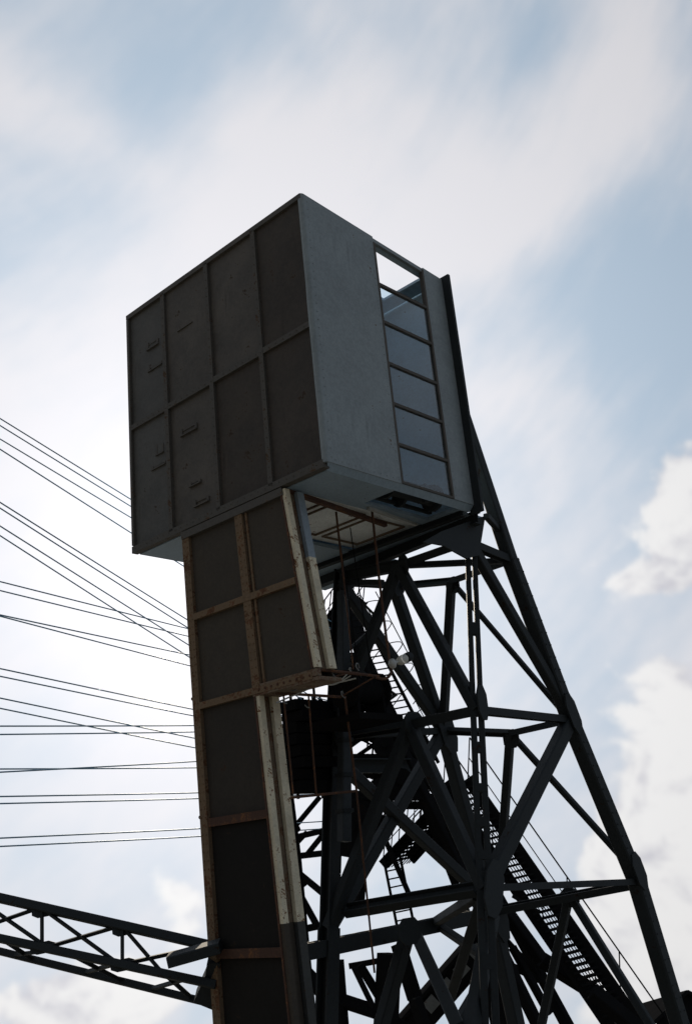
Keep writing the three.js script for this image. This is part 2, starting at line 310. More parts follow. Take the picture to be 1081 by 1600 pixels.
  const yw = [4.31, 3.62, 2.91, 2.15, 1.43, 0.73, 0.08];
  const strip = part('window', [box(1.655, 1.70, 0.06, 4.42, -0.07, 0.006), box(2.93, 2.975, 0.06, 4.40, -0.07, 0.006)], M.cabFront, t);
  for (let i = 1; i < 6; i++) part('glazing_bar', box(1.70, 2.93, yw[i] - 0.025, yw[i] + 0.025, -0.055, 0.004), M.rib, strip);
  part('glazing_bar', box(1.70, 2.93, 0.06, 0.10, -0.055, 0.004), M.rib, strip);
  for (let i = 0; i < 6; i++) if (i > 0) part('pane', box(1.70, 2.93, yw[i + 1] + 0.02, yw[i] - 0.022, -0.030, -0.022), M.glass, strip);
  // corner flange that stands proud at the far end of the glazed side
  part('corner_flange', [box(XW - 0.06, XW, -0.08, top(XW) + 0.04, -0.10, 0.15), box(XW - 0.02, XW + 0.10, -0.08, top(XW) + 0.03, -0.12, -0.10)], M.steel, t);
  rivetPart([[[0.12, 0.14, 0], [0.12, 4.5, 0]], [[1.60, 0.14, 0], [1.60, 4.4, 0]], [[3.03, 0.14, 0], [3.03, 4.3, 0]], [[0.2, 0.11, 0], [1.6, 0.11, 0]]], [0, 0, 1], 0.011, 0.14, M.cabSide, t);
  rivetPart([...zs.slice(1, 4).map((z) => [[0, 0.2, z], [0, 4.4, z]]), [[0.003, 2.32, -0.2], [0.003, 2.32, ZD + 0.1]], [[0, 0.05, -0.2], [0, 0.05, ZD + 0.1]]], [-1, 0, 0], 0.012, 0.16, M.rib, t);
  // hidden sides and roof
  part('rear_wall', box(XW - 0.05, XW - 0.005, 0, 4.38, -0.11, ZD), M.inside, t);
  part('end_wall', box(0.12, XW - 0.06, 0, 4.38, ZD, ZD + 0.05), M.inside, t);
  { // roof sheets round an open hatch over the glazed strip
    const roof = (x0, x1, z0, z1) => { const g = box(x0, x1, -0.05, 0, z0, z1), p = g.attributes.position; for (let q = 0; q < p.count; q++) p.setY(q, p.getY(q) + top(p.getX(q)) - 0.008); return g; };
    part('roof', [roof(0.145, 1.2, ZD + 0.01, -0.10), roof(3.16, XW - 0.07, ZD + 0.01, -0.10), roof(1.2, 3.16, ZD + 0.01, -1.10), roof(1.2, 3.16, -0.20, -0.065)], M.inside, t);
  }
  part('inner_beam', [box(1.0, 1.08, 0.1, 4.2, -2.0, -1.92), box(0.2, XW - 0.1, 2.2, 2.3, -2.05, -1.95), box(2.4, 2.46, 0.05, 4.2, -3.2, -3.14), box(0.2, 3.4, 0.95, 1.02, -1.6, -1.54)], M.hatch, t);
  // underside
  part('floor_plate', box(0.13, XW - 0.07, -0.028, 0.03, -0.98, -0.78), M.floor, t);
  part('floor_plate', [box(0.13, 1.62, -0.03, 0.03, -0.777, -0.125)], M.floor, t);
  part('floor_plate', [box(3.22, XW - 0.07, -0.03, 0.03, -0.777, -0.125)], M.floor, t);
  part('floor_plate', box(0.13, 1.5, -0.03, 0.03, ZD + 0.05, -2.72), M.floor, t);
  part('floor_plate', box(1.503, XW + 1.25, -0.034, 0.03, ZD - 0.1, -2.72), M.floor, t);
  part('floor_plate', box(XW - 0.066, 4.06, -0.04, 0.0, -2.70, -0.2), M.floor, t);
  part('floor_plate', box(0.13, 0.62, -0.03, 0.03, -2.717, -1.06), M.floor, t);
  part('floor_rail', [bar([0.16, -0.05, -0.99], [2.7, -0.05, -1.28], 'L', 0.07, 0.07, [0, 1, 0])], M.rust, t);
  part('floor_rail', [bar([1.80, -0.05, -0.86], [3.15, -0.05, -1.0], 'box', 0.06, 0.05, [0, 1, 0])], M.galv, t);
  // timber-like lining board seen in the opening of the floor, with raised mouldings
  const hb = part('hatch', [box(0.63, 3.5, 0.06, 0.10, -2.70, -1.08)], M.hatch, t);
  for (const [x0, x1, z0, z1] of [[0.78, 1.22, -2.5, -1.25], [1.36, 2.25, -2.5, -1.30], [2.4, 3.30, -2.5, -1.35]])
    part('moulding', [box(x0, x1, 0.03, 0.062, z0, z0 + 0.03), box(x0, x1, 0.03, 0.062, z1 - 0.03, z1), box(x0, x0 + 0.03, 0.03, 0.062, z0 + 0.03, z1 - 0.03), box(x1 - 0.03, x1, 0.03, 0.062, z0 + 0.03, z1 - 0.03)], M.recess, hb);
  part('floor_beam', [bar([3.64, -0.12, -0.05], [4.05, -0.12, -4.85], 'H', 0.16, 0.22, [0, 1, 0])], M.steel, t);
  part('floor_beam', [bar([XW - 0.2, -0.07, -0.15], [XW - 0.2, -0.07, ZD], 'H', 0.12, 0.1, [0, 1, 0])], M.steel, t);
  // winch parts that show in the small opening by the glazed strip
  const wn = part('winch', [bar([1.75, 0.22, -0.45], [3.1, 0.22, -0.45], 'pipe', 0.30), bar([1.8, 0.22, -0.45], [1.86, 0.22, -0.45], 'pipe', 0.46), bar([2.95, 0.22, -0.45], [3.02, 0.22, -0.45], 'pipe', 0.46)], M.steel, t);
  part('gear', [bar([2.30, 0.14, -0.62], [2.36, 0.14, -0.62], 'pipe', 0.30), box(1.68, 3.2, 0.05, 0.1, -0.72, -0.66), box(2.5, 2.6, 0.0, 0.3, -0.3, -0.2)], M.steel, wn);
}

// ---------------------------------------------------------------- the flat riveted mast under the cabin
{
  const t = thing('steel_mast', 'dark flat steel mast with rusty ribs and cream edge channels carrying the cabin', 'mast', [0.2, -9.8, -2.5]);
  const D = 0.42;                                               // depth of the mast
  const foot = toGround([0.2, -4.6, -3.23], [0.2, -7.29, -3.10])[1];
  const zl = (y) => -3.37 + (-y) * 0.032, zm = (y) => -2.02 + (-y) * 0.062, zr = (y) => -0.97 + (-y) * 0.13;
  const wall = (y0, y1, za, zb, x0, x1) => {                    // a slab between two leaning edges
    const g = box(x0, x1, 0, 1, 0, 1), p = g.attributes.position;
    for (let q = 0; q < p.count; q++) { const y = mix(y0, y1, p.getY(q)); p.setZ(q, mix(za(y), zb(y), p.getZ(q))); p.setY(q, y); }
    g.computeVertexNormals(); return g;
  };
  const off = (f, d) => (y) => f(y) + d;
  // upper length: two bays wide; lower length: one bay wide
  const yr = [-0.06, -1.50, -2.88, -4.62, -6.4, -8.1, foot];
  for (let i = 0; i < 6; i++) part('wall_panel', wall(yr[i + 1], yr[i], off(zl, 0.14), zm, 0.075 + 0.004 * i, 0.11 + 0.004 * i), i < 2 ? M.shaft : i < 3 ? M.shaftDimmed : M.shaftDarkened, t);  // dimming towards the bottom of the view is put into the lower panel colours
  for (let i = 0; i < 2; i++) part('wall_panel', wall(yr[i + 1], yr[i], off(zm, 0.1), zr, 0.072 + 0.004 * i, 0.11), M.shaft, t);
  part('edge_plate', wall(foot, -0.05, zl, off(zl, 0.17), 0.02, 0.13), M.shaftRib, t);
  part('rib', wall(-2.9, -0.05, off(zm, -0.05), off(zm, 0.12), 0.02, 0.125), M.shaftRib, t);
  part('rib', wall(-2.9, -0.05, off(zm, 0.16), off(zm, 0.20), 0.05, 0.12), M.shaftRib, t);
  for (const y of [-1.50, -2.90]) part('rib', wall(y - 0.05, y + 0.05, off(zl, 0.17), off(zr, -0.06), 0.012, 0.12), M.shaftRib, t);
  for (const y of [-4.62, -6.4, -8.1]) part('rib', wall(y - 0.06, y + 0.06, off(zl, 0.17), off(zm, -0.02), 0.03, 0.12), M.rust, t);  // lower ribs in the darker rust, carrying on the painted dimming
  part('head_rail', wall(-0.16, -0.035, off(zl, 0.0), zr, 0.005, 0.125), M.rib, t);
  // back sheet and left flank
  part('back_sheet', [wall(foot, -0.05, zl, zm, D - 0.03, D), wall(-2.95, -0.05, zm, off(zr, -0.03), D - 0.028, D - 0.002), wall(foot, -0.05, zl, off(zl, 0.03), 0.133, D - 0.033)], M.shaft, t);
  // cream channels on the right flank (two flanges with a rusty web between)
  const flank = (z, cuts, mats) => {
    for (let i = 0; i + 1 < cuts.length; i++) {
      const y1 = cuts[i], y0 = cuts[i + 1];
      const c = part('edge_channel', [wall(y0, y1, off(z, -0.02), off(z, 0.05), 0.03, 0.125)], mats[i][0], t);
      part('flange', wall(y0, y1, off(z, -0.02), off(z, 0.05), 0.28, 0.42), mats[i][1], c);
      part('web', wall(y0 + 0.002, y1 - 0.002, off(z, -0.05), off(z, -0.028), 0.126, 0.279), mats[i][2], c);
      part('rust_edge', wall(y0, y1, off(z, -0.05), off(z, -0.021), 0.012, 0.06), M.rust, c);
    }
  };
  flank(zr, [-0.06, -1.12, -2.80], [[M.cream, M.flangeShade, M.recess], [M.cream, M.cream, M.recess]]);  // top length of the rear flange: shade below the cabin put into its colour
  flank((y) => zm(y) + 0.02, [-2.98, -4.50, -6.05, foot], [[M.cream, M.cream, M.recess], [M.cream, M.cream, M.recess], [M.shaft, M.channelDark, M.shaft]]);  // lowest length darker than the cream above
  { const e = (f, y, d) => [0.0, y, f(y) + d];
    rivetPart([[[0.02, -0.2, zl(-0.2) + 0.04], [0.02, -9, zl(-9) + 0.04]], [[0.02, -0.2, zl(-0.2) + 0.13], [0.02, -9, zl(-9) + 0.13]], [[0.02, -0.2, zm(-0.2) - 0.01], [0.02, -2.8, zm(-2.8) - 0.01]], [[0.02, -0.2, zm(-0.2) + 0.08], [0.02, -2.8, zm(-2.8) + 0.08]]], [-1, 0, 0], 0.016, 0.12, M.shaftRib, t); }
  // ledge where the mast steps in
  part('ledge', [wall(-2.98, -2.93, off(zm, -0.05), off(zr, 0.06), 0.02, D + 0.05), wall(-2.92, -2.82, off(zm, 0.1), off(zr, 0.04), 0.02, 0.10)], M.recess, t);
  for (const [y] of [[-2.75], [-4.52]]) part('bolt', bar([0.08, y, zl(y) - 0.07], [0.08, y, zl(y) + 0.02], 'pipe', 0.055), M.steel, t);
  for (let i = 0; i < 9; i++) part('bolt', bar([0.0, -2.90, mix(zm(-2.9) + 0.1, zr(-2.9) - 0.1, i / 8)], [0.02, -2.90, mix(zm(-2.9) + 0.1, zr(-2.9) - 0.1, i / 8)], 'pipe', 0.035), M.rust, t);
}

// ---------------------------------------------------------------- the main lattice tower behind the cabin
{
  const Zn = -0.3, Zf = -3.1;
  const c0 = [3.735, -0.101, -0.3], c1 = [3.68, -0.51, -0.3], c2 = [3.225, -3.312, -0.3], c3 = [2.823, -5.909, -0.3], cg = toGround(c2, c3);
  const r0 = [3.655, 2.983, -0.3], r1 = [4.806, -0.633, -0.3], r2 = [5.91, -3.37, -0.3], r3 = [7.24, -6.15, -0.3], rb = [7.831, -8.464, -0.3], rg = toGround(r3, rb);
  const f1 = [4.933, -0.354, -3.1], f2 = [5.919, -3.124, -3.1], f3 = [6.722, -6.422, -3.1], fb = [7.006, -8.397, -3.1], fg = toGround(f3, fb);
  const l0 = [3.492, -0.237, -3.1], l1 = [3.424, -0.492, -3.1], l2 = [2.881, -3.29, -3.1], l3 = [2.396, -6.293, -3.1], lb = [2.174, -7.628, -3.1], lg = toGround(l3, lb);
  const t = thing('lattice_tower', 'dark riveted lattice tower with splayed legs standing behind the mast under the cabin', 'tower', lerp(lerp(cg, rg, 0.5), lerp(fg, lg, 0.5), 0.5));
  const mid = (a, b) => lerp(a, b, 0.5);
  const B = (name, a, b, kind, w, h, hint) => part(name, bar(a, b, kind, w, h, hint), M.steel, t);
  // legs
  part('leg', [bar(r0, r1, 'box', 0.20, 0.22), bar(r1, r2, 'box', 0.235, 0.24), bar(r2, r3, 'box', 0.25, 0.25), bar(r3, rg, 'box', 0.27, 0.26)], M.steel, t);
  part('leg', [bar(f1, f2, 'box', 0.20, 0.2), bar(f2, f3, 'box', 0.23, 0.22), bar(f3, fg, 'box', 0.26, 0.24)], M.steel, t);
  part('leg', [bar(l0, l2, 'H', 0.20, 0.2), bar(l2, l3, 'H', 0.22, 0.22), bar(l3, lg, 'H', 0.26, 0.25)], M.steel, t);
  { // near leg: two flats with a slit, held by batten plates
    const o = (p, k) => plus(p, 0.67 * k, 0, 0.74 * k), H = [0.74, 0, -0.67];
    const pr = (k) => [bar(o(c0, k * 0.056), o(c1, k * 0.056), 'box', 0.1, 0.08, [0.67, 0, 0.74]), bar(o(c1, k * 0.056), o(c2, k * 0.060), 'box', 0.1, 0.082, [0.67, 0, 0.74]), bar(o(c2, k * 0.060), o(c3, k * 0.070), 'box', 0.1, 0.092, [0.67, 0, 0.74]), bar(o(c3, k * 0.070), o(cg, k * 0.08), 'box', 0.1, 0.105, [0.67, 0, 0.74])];
    const leg = part('leg', [...pr(-1), ...pr(1)], M.steel, t);
    for (const [a, b, k, w] of [[c1, c2, 0.03, 0.2], [c1, c2, 0.53, 0.2], [c1, c2, 0.98, 0.3], [c2, c3, 0.22, 0.16], [c2, c3, 0.45, 0.12], [c2, c3, 0.64, 0.14], [c2, c3, 0.82, 0.12], [c2, c3, 1.0, 0.5], [c3, cg, 0.2, 0.2], [c3, cg, 0.45, 0.2], [c3, cg, 0.75, 0.2]]) {
      const p = lerp(a, b, k), d = V(b).sub(V(a)).normalize(), q = (s) => [p[0] + d.x * s, p[1] + d.y * s, p[2] + d.z * s];
      part('batten', bar(q(-w / 2), q(w / 2), 'box', 0.19, 0.11, H), M.steel, leg);
    }
  }
  // frame 1
  const cl1 = [3.424, -0.551, -1.7], m1 = [4.981, -0.607, -1.75];
  B('beam', c1, r1, 'H', 0.13, 0.14); B('beam', r1, m1, 'H', 0.10, 0.12); B('beam', m1, plus(f1, 0.1, 0, 0), 'H', 0.10, 0.12);
  B('beam', plus(c1, -.02, .05, 0), cl1, 'H', 0.14, 0.2); B('beam', cl1, plus(l1, 0, 0.1, 0), 'H', 0.14, 0.2);
  B('beam', l1, f1, 'H', 0.11, 0.12); B('beam', cl1, r1, 'box', 0.10, 0.10); B('brace', cl1, f1, 'box', 0.1, 0.1);
  B('brace', [4.033, 0.012, -0.15], [4.59, -0.101, -0.3], 'box', 0.10, 0.1); B('brace', [4.59, -0.101, -0.3], [4.736, -0.526, -0.3], 'box', 0.13, 0.1);
  B('brace', c1, lerp(r1, r2, 0.93), 'box', 0.17, 0.16); B('brace', m1, r2, 'box', 0.085, 0.085); B('brace', m1, f2, 'box', 0.155, 0.14);
  B('brace', cl1, c2, 'box', 0.19, 0.16); B('brace', cl1, lerp(l1, l2, 0.97), 'box', 0.17, 0.16); B('brace', l1, f2, 'box', 0.20, 0.16);
  B('brace', l1, plus(cl1, 0, -0.2, -0.4), 'box', 0.1, 0.1);
  // frame 2
  const cl2 = [3.25, -3.306, -1.7], m2 = [6.176, -3.373, -1.75];
  B('beam', c2, r2, 'H', 0.12, 0.14); B('beam', r2, m2, 'H', 0.10, 0.12); B('beam', m2, f2, 'H', 0.10, 0.12);
  B('beam', c2, cl2, 'H', 0.15, 0.16); B('beam', cl2, [3.162, -3.266, -3], 'H', 0.15, 0.16); B('beam', f2, l2, 'H', 0.12, 0.14);
  B('brace', r2, c3, 'box', 0.24, 0.2); B('brace', m2, [7.135, -5.765, -0.4], 'box', 0.10, 0.1); B('brace', m2, [7.022, -5.404, -2.9], 'box', 0.15, 0.14);
  B('brace', cl2, c3, 'box', 0.20, 0.18); B('brace', cl2, l3, 'box', 0.20, 0.18); B('brace', f2, l3, 'box', 0.21, 0.18); B('brace', [3.076, -3.89, -3], [6.607, -6.221, -3.1], 'box', 0.19, 0.18);
  for (const [a, b, c, d] of [[l1, l2, f1, f2]]) for (let i = 0; i < 4; i++) {
    const p = i / 4, q = (i + 1) / 4; B('lacing', lerp(lerp(a, b, p), lerp(c, d, p), i % 2 ? 0.62 : 0.05), lerp(lerp(a, b, q), lerp(c, d, q), i % 2 ? 0.05 : 0.62), 'L', 0.06, 0.06); }
  // frame 3
  const m3 = [7.394, -6.274, -1.8], cl3 = [2.817, -6.423, -1.8];
  B('beam', [2.827, -5.892, -0.3], [7.181, -6.124, -0.3], 'H', 0.10, 0.14); B('beam', [6.756, -6.448, -3.1], [7.545, -6.187, -0.6], 'H', 0.13, 0.16);
  B('beam', [6.148, -6.491, -3.1], [1.681, -6.582, -3.1], 'H', 0.24, 0.2); B('beam', [2.775, -5.891, -0.4], [2.599, -6.065, -2.9], 'H', 0.15, 0.18); B('beam', [3.392, -5.989, -1], [3.437, -6.169, -3.2], 'box', 0.07, 0.07);
  B('brace', m3, [6.888, -8.362, -0.3], 'box', 0.13, 0.13); B('brace', m3, [7.814, -8.526, -3.1], 'box', 0.14, 0.14);
  B('brace', [3.833, -6.456, -2.6], [2.123, -7.638, -0.5], 'box', 0.20, 0.18); B('brace', [3.673, -6.536, -2.6], [3.182, -8.152, -3.1], 'box', 0.22, 0.18);
  B('brace', c3, [4.879, -7.76, -2.9], 'box', 0.16, 0.16); B('brace', [6.002, -7.565, -3], [4.82, -8.437, -3.1], 'box', 0.15, 0.16);
  B('brace', [5.068, -6.569, -3], [4.131, -6.916, -1.5], 'box', 0.12, 0.12); B('brace', [2.886, -5.991, -0.5], [4.948, -6.453, -3], 'box', 0.14, 0.14);
  B('brace', [3.859, -6.325, -1], [1.988, -7.841, -0.3], 'box', 0.2, 0.2); 
  // rivets along the near faces of the legs and the big joints
  { const f = (p, dx, dy) => plus(p, dx, dy, 0.13), rows = [];
    for (const [a, b] of [[r1, r2], [r2, r3], [r3, rb]]) for (const d of [-0.07, 0.07]) rows.push([f(a, d, 0), f(b, d, 0)]);
    rivetPart(rows, [0, 0, 1], 0.016, 0.22, M.steel, t); }
  // gusset plates
  const G = (c, u, v, a, b) => part('gusset', gusset(c, u, v, a, b), M.steel, t);
  const X = [1, 0, 0], Y = [0, 1, 0], Z = [0, 0, 1];
  part('gusset', plate([[2.25, -0.741, -0.2], [2.788, -0.468, -0.2], [4.07, 0.034, -0.2], [3.711, -0.736, -0.2], [3.352, -0.847, -0.2], [2.77, -0.72, -0.2]], 0.03), M.steel, t);
  G(r1, [0.3, -1, 0], X, 0.22, 0.12); G(plus(r2, -0.08, 0.08, 0.14), [0.4, -1, 0], X, 0.36, 0.15); G(plus(r3, -0.10, 0.2, 0.14), [0.4, -1, 0], X, 0.32, 0.16);
  G(plus(c2, 0, 0.1, 0.12), Y, X, 0.27, 0.12); G(plus(c3, 0.05, 0, 0.13), [0.4, 1, 0], X, 0.40, 0.21); G(plus(cl1, 0, -0.05, 0.1), Y, [.5, 0, -1], 0.22, 0.20); G(plus(f1, 0, 0, 0.1), Y, X, 0.24, 0.17);
  G(plus(m1, 0.02, -0.08, 0), Y, Z, 0.16, 0.15); G(plus(m2, 0, -0.1, 0), Y, Z, 0.17, 0.17); G(plus(m3, 0, -0.05, 0), Y, Z, 0.17, 0.19);
  G(plus(f2, 0, 0, 0.11), [0.3, -1, 0], X, 0.45, 0.22); G(plus(f3, 0, 0, 0.13), [0.3, -1, 0], X, 0.58, 0.22); G(plus(l1, 0, 0, 0.15), Y, X, 0.24, 0.15); G(plus(l2, 0.05, 0, 0.16), Y, X, 0.30, 0.19);
  G(plus(cl2, 0, 0, 0.1), X, Y, 0.24, 0.19); G(cl3, X, Y, 0.25, 0.19);
}

// ---------------------------------------------------------------- duct beside the tower's left leg, and things hung between mast and tower
{
  const a = [3.087, -0.805, -2.75], b = [2.808, -3.131, -2.75], c = [2.553, -5.027, -2.75], g = c;
  const t = thing('service_duct', 'blue grey square duct running up beside the left tower leg', 'duct', g);
  part('casing', [bar(a, b, 'box', 0.19, 0.15), bar(b, c, 'box', 0.21, 0.15)], M.duct, t);
  for (const k of [0.15, 0.45, 0.75]) { const p = lerp(b, c, k); part('flange', bar(plus(p, 0, -0.03, 0), plus(p, 0, 0.03, 0), 'box', 0.27, 0.21), M.steel, t); }
}
{
  const z = -2.2, P = (x, y) => [x, y, z];
  const a = [1.943, -2.684, -3.2], b = [2.928, -2.725, -3.2];
  const y1 = a[1], x0 = a[0], x1 = b[0] - 0.04, y0 = [1.846, -4.196, -3.2][1];
  const t = thing('counterweight', 'dark stack of iron counterweight slabs hanging behind the rusty cage', 'counterweight', [(x0 + x1) / 2, y0, -3.2]);
  const n = 8;
  for (let i = 0; i < n; i++) { const e = (rnd() - 0.5) * 0.14, ya = mix(y0, y1, i / n), yb = mix(y0, y1, (i + 1) / n) - 0.018; part('slab', box(x0 + e + 0.01 * i, x1 + e + (rnd() - .5) * .06, ya, yb, -3.55 + e, -3.05 + e), M.farSteel, t); }
  for (const x of [mix(x0, x1, 0.2), mix(x0, x1, 0.8)]) part('hanger_rod', bar([x, y0 - 0.1, -3.3], [x, -0.05, -3.3], 'pipe', 0.05), M.farSteel, t);
}
{ // hoist on the second frame of the tower
  const c = [2.06, -2.839, -1.6], t = thing('hoist_motor', 'dark finned hoist motor and rope drum behind the work lamp', 'hoist', plus(c, 0, -0.5, 0));
  part('drum', [bar(plus(c, -0.34, 0, 0), plus(c, 0.30, 0, 0), 'pipe', 0.42), bar(plus(c, -0.40, 0, 0), plus(c, -0.345, 0, 0), 'pipe', 0.62), bar(plus(c, 0.305, 0, 0), plus(c, 0.36, 0, 0), 'pipe', 0.62)], M.farSteel, t);
  part('motor', [bar(plus(c, 0.0, 0.18, -0.5), plus(c, 0.4, 0.18, -0.5), 'pipe', 0.36), ...[0, 1, 2, 3, 4, 5].map((i) => bar(plus(c, 0.04 + i * 0.06, 0.18, -0.5), plus(c, 0.06 + i * 0.06, 0.18, -0.5), 'pipe', 0.44))], M.farSteel, t);
  part('base_frame', [box(c[0] - 0.5, c[0] + 0.5, c[1] - 0.5, c[1] - 0.40, c[2] - 0.8, c[2] + 0.35), box(c[0] - 0.36, c[0] - 0.30, c[1] - 0.42, c[1], c[2] - 0.2, c[2] + 0.2), box(c[0] + 0.24, c[0] + 0.3, c[1] - 0.42, c[1], c[2] - 0.2, c[2] + 0.2)], M.farSteel, t);
  for (const x of [-0.2, 0.1]) part('rope', bar(plus(c, x, 0.2, 0.15), [c[0] + x, -0.1, c[2]], 'pipe', 0.018), M.farSteel, t);
}
{ // rusty cage of rods hung from the cabin floor
  const t = thing('hanging_cage', 'rusty rod cage hanging from the cabin floor beside the mast', 'cage', [0.9, -4.4, -1.2]);
  const rod = (a, b, w = 0.045) => part('rod', bar(a, b, 'pipe', w * 0.8), M.rust, t);
  rod([1.597, 0, -1.368], [1.55, -1.166, -1.3]); rod([1.55, -1.166, -1.3], [1.353, -2.641, -1.1], 0.03);
  part('rod', tube([[2.045, 0, -0.988], [2.053, -1.133, -1], [1.892, -2.046, -0.85], [1.739, -2.586, -0.7], [1.647, -2.773, -0.62], [1.465, -2.874, -0.6], [1.243, -2.86, -0.6]], 0.02, 40, 8), M.rust, t);
  rod([0.12, -2.812, -0.666], [0.904, -2.835, -0.6], 0.06); rod([0.904, -2.835, -0.6], [1.343, -2.844, -0.6], 0.05);
  rod([0.12, -2.99, -1.496], [1.391, -2.99, -1.45], 0.055);
  rod([1.391, -2.99, -1.45], [1.243, -2.86, -0.6], 0.03);
  rod([0.2, -4.423, -1.921], [2.021, -4.329, -1.9], 0.05); rod([0.2, -4.474, -2.007], [0.634, -4.487, -1.9], 0.045);
  rod([0.212, -3.021, -1.45], [0.496, -4.365, -1.7], 0.035); rod([0.713, -3.005, -1.45], [1.057, -4.363, -1.8], 0.035); rod([1.491, -2.975, -1.45], [2.035, -4.329, -1.9], 0.045); rod([2.035, -4.329, -1.9], [2.377, -6.945, -2.2], 0.04);
  rod([0.3, -2.902, -1.573], [1.138, -2.733, -1], 0.03);
  // hooks and pipe ends along the ring
  const hook = (p, r0, a, r = r0 * 0.6) => part('hook', tube([0, 1, 2, 3, 4, 5].map((i) => plus(p, r * Math.cos(a + i * 0.75), r * Math.sin(a + i * 0.75), 0.02 * i)), 0.009, 14, 5), M.mesh, t);
  [[[0.923, -2.767, -0.8], 0.09, 0.3], [[1.248, -3.005, -1.3], 0.10, 0.6], [[0.971, -2.737, -0.7], 0.12, 0.2], [[0.685, -2.838, -0.9], 0.05, 1], [[0.626, -2.86, -1], 0.05, 2], [[0.324, -2.942, -1.2], 0.06, 0], [[0.227, -2.965, -1.3], 0.05, 3], [[0.486, -2.905, -1.1], 0.05, 2], [[0.128, -3.143, -1.4], 0.05, 1], [[0.665, -3.167, -1.5], 0.04, 1], [[2.614, -1.091, -2.3], 0.1, 0.5], [[0.905, -2.852, -1], 0.04, 1]].forEach((q) => hook(...q));
  part('loose_wire', [tube([[0.017, -3.149, -1.4], [0.282, -3.045, -1.3], [0.512, -2.94, -1], [0.808, -2.904, -0.9], [0.951, -2.878, -0.7]], 0.012, 30, 5), tube([[0.394, -2.938, -1.3], [0.488, -2.886, -1.1], [0.775, -2.925, -1], [0.956, -2.821, -0.8]], 0.010, 30, 5), tube([[0.533, -2.902, -1.2], [0.521, -2.866, -1], [0.917, -2.86, -1], [1.046, -2.74, -0.9]], 0.01, 30, 5)], M.galv, t);
}
{ // work lamp on the bent rod
  const a = [1.701, -2.624, -0.62], b = [1.839, -2.585, -0.62], e = [2.013, -2.523, -0.62], f = [2.11, -2.486, -0.62];
  const t = thing('work_lamp', 'pale bulkhead work lamp with dark cap on the bent rusty rod', 'lamp', a);
  part('bracket', [bar([1.623, -2.638, -0.63], b, 'pipe', 0.035), (() => { const g = new THREE.SphereGeometry(0.062, 16, 12); g.scale(1, 1.25, 1); g.translate(...a); return g; })()], M.galv, t);
  const gl = part('lamp_glass', (() => { const pts = [[0.02, 0], [0.055, 0.02], [0.072, 0.07], [0.074, 0.14], [0.066, 0.18]].map((q) => new THREE.Vector2(...q)); const g = new THREE.LatheGeometry(pts, 20); const d = V(f).sub(V(b)).normalize(); g.applyQuaternion(new THREE.Quaternion().setFromUnitVectors(new THREE.Vector3(0, 1, 0), d)); g.translate(...b); return g; })(), M.lampGlass, t);
  part('cap', (() => { const g = bar(lerp(b, f, 0.72), lerp(b, f, 1.08), 'pipe', 0.15); return g; })(), M.steel, t);
}

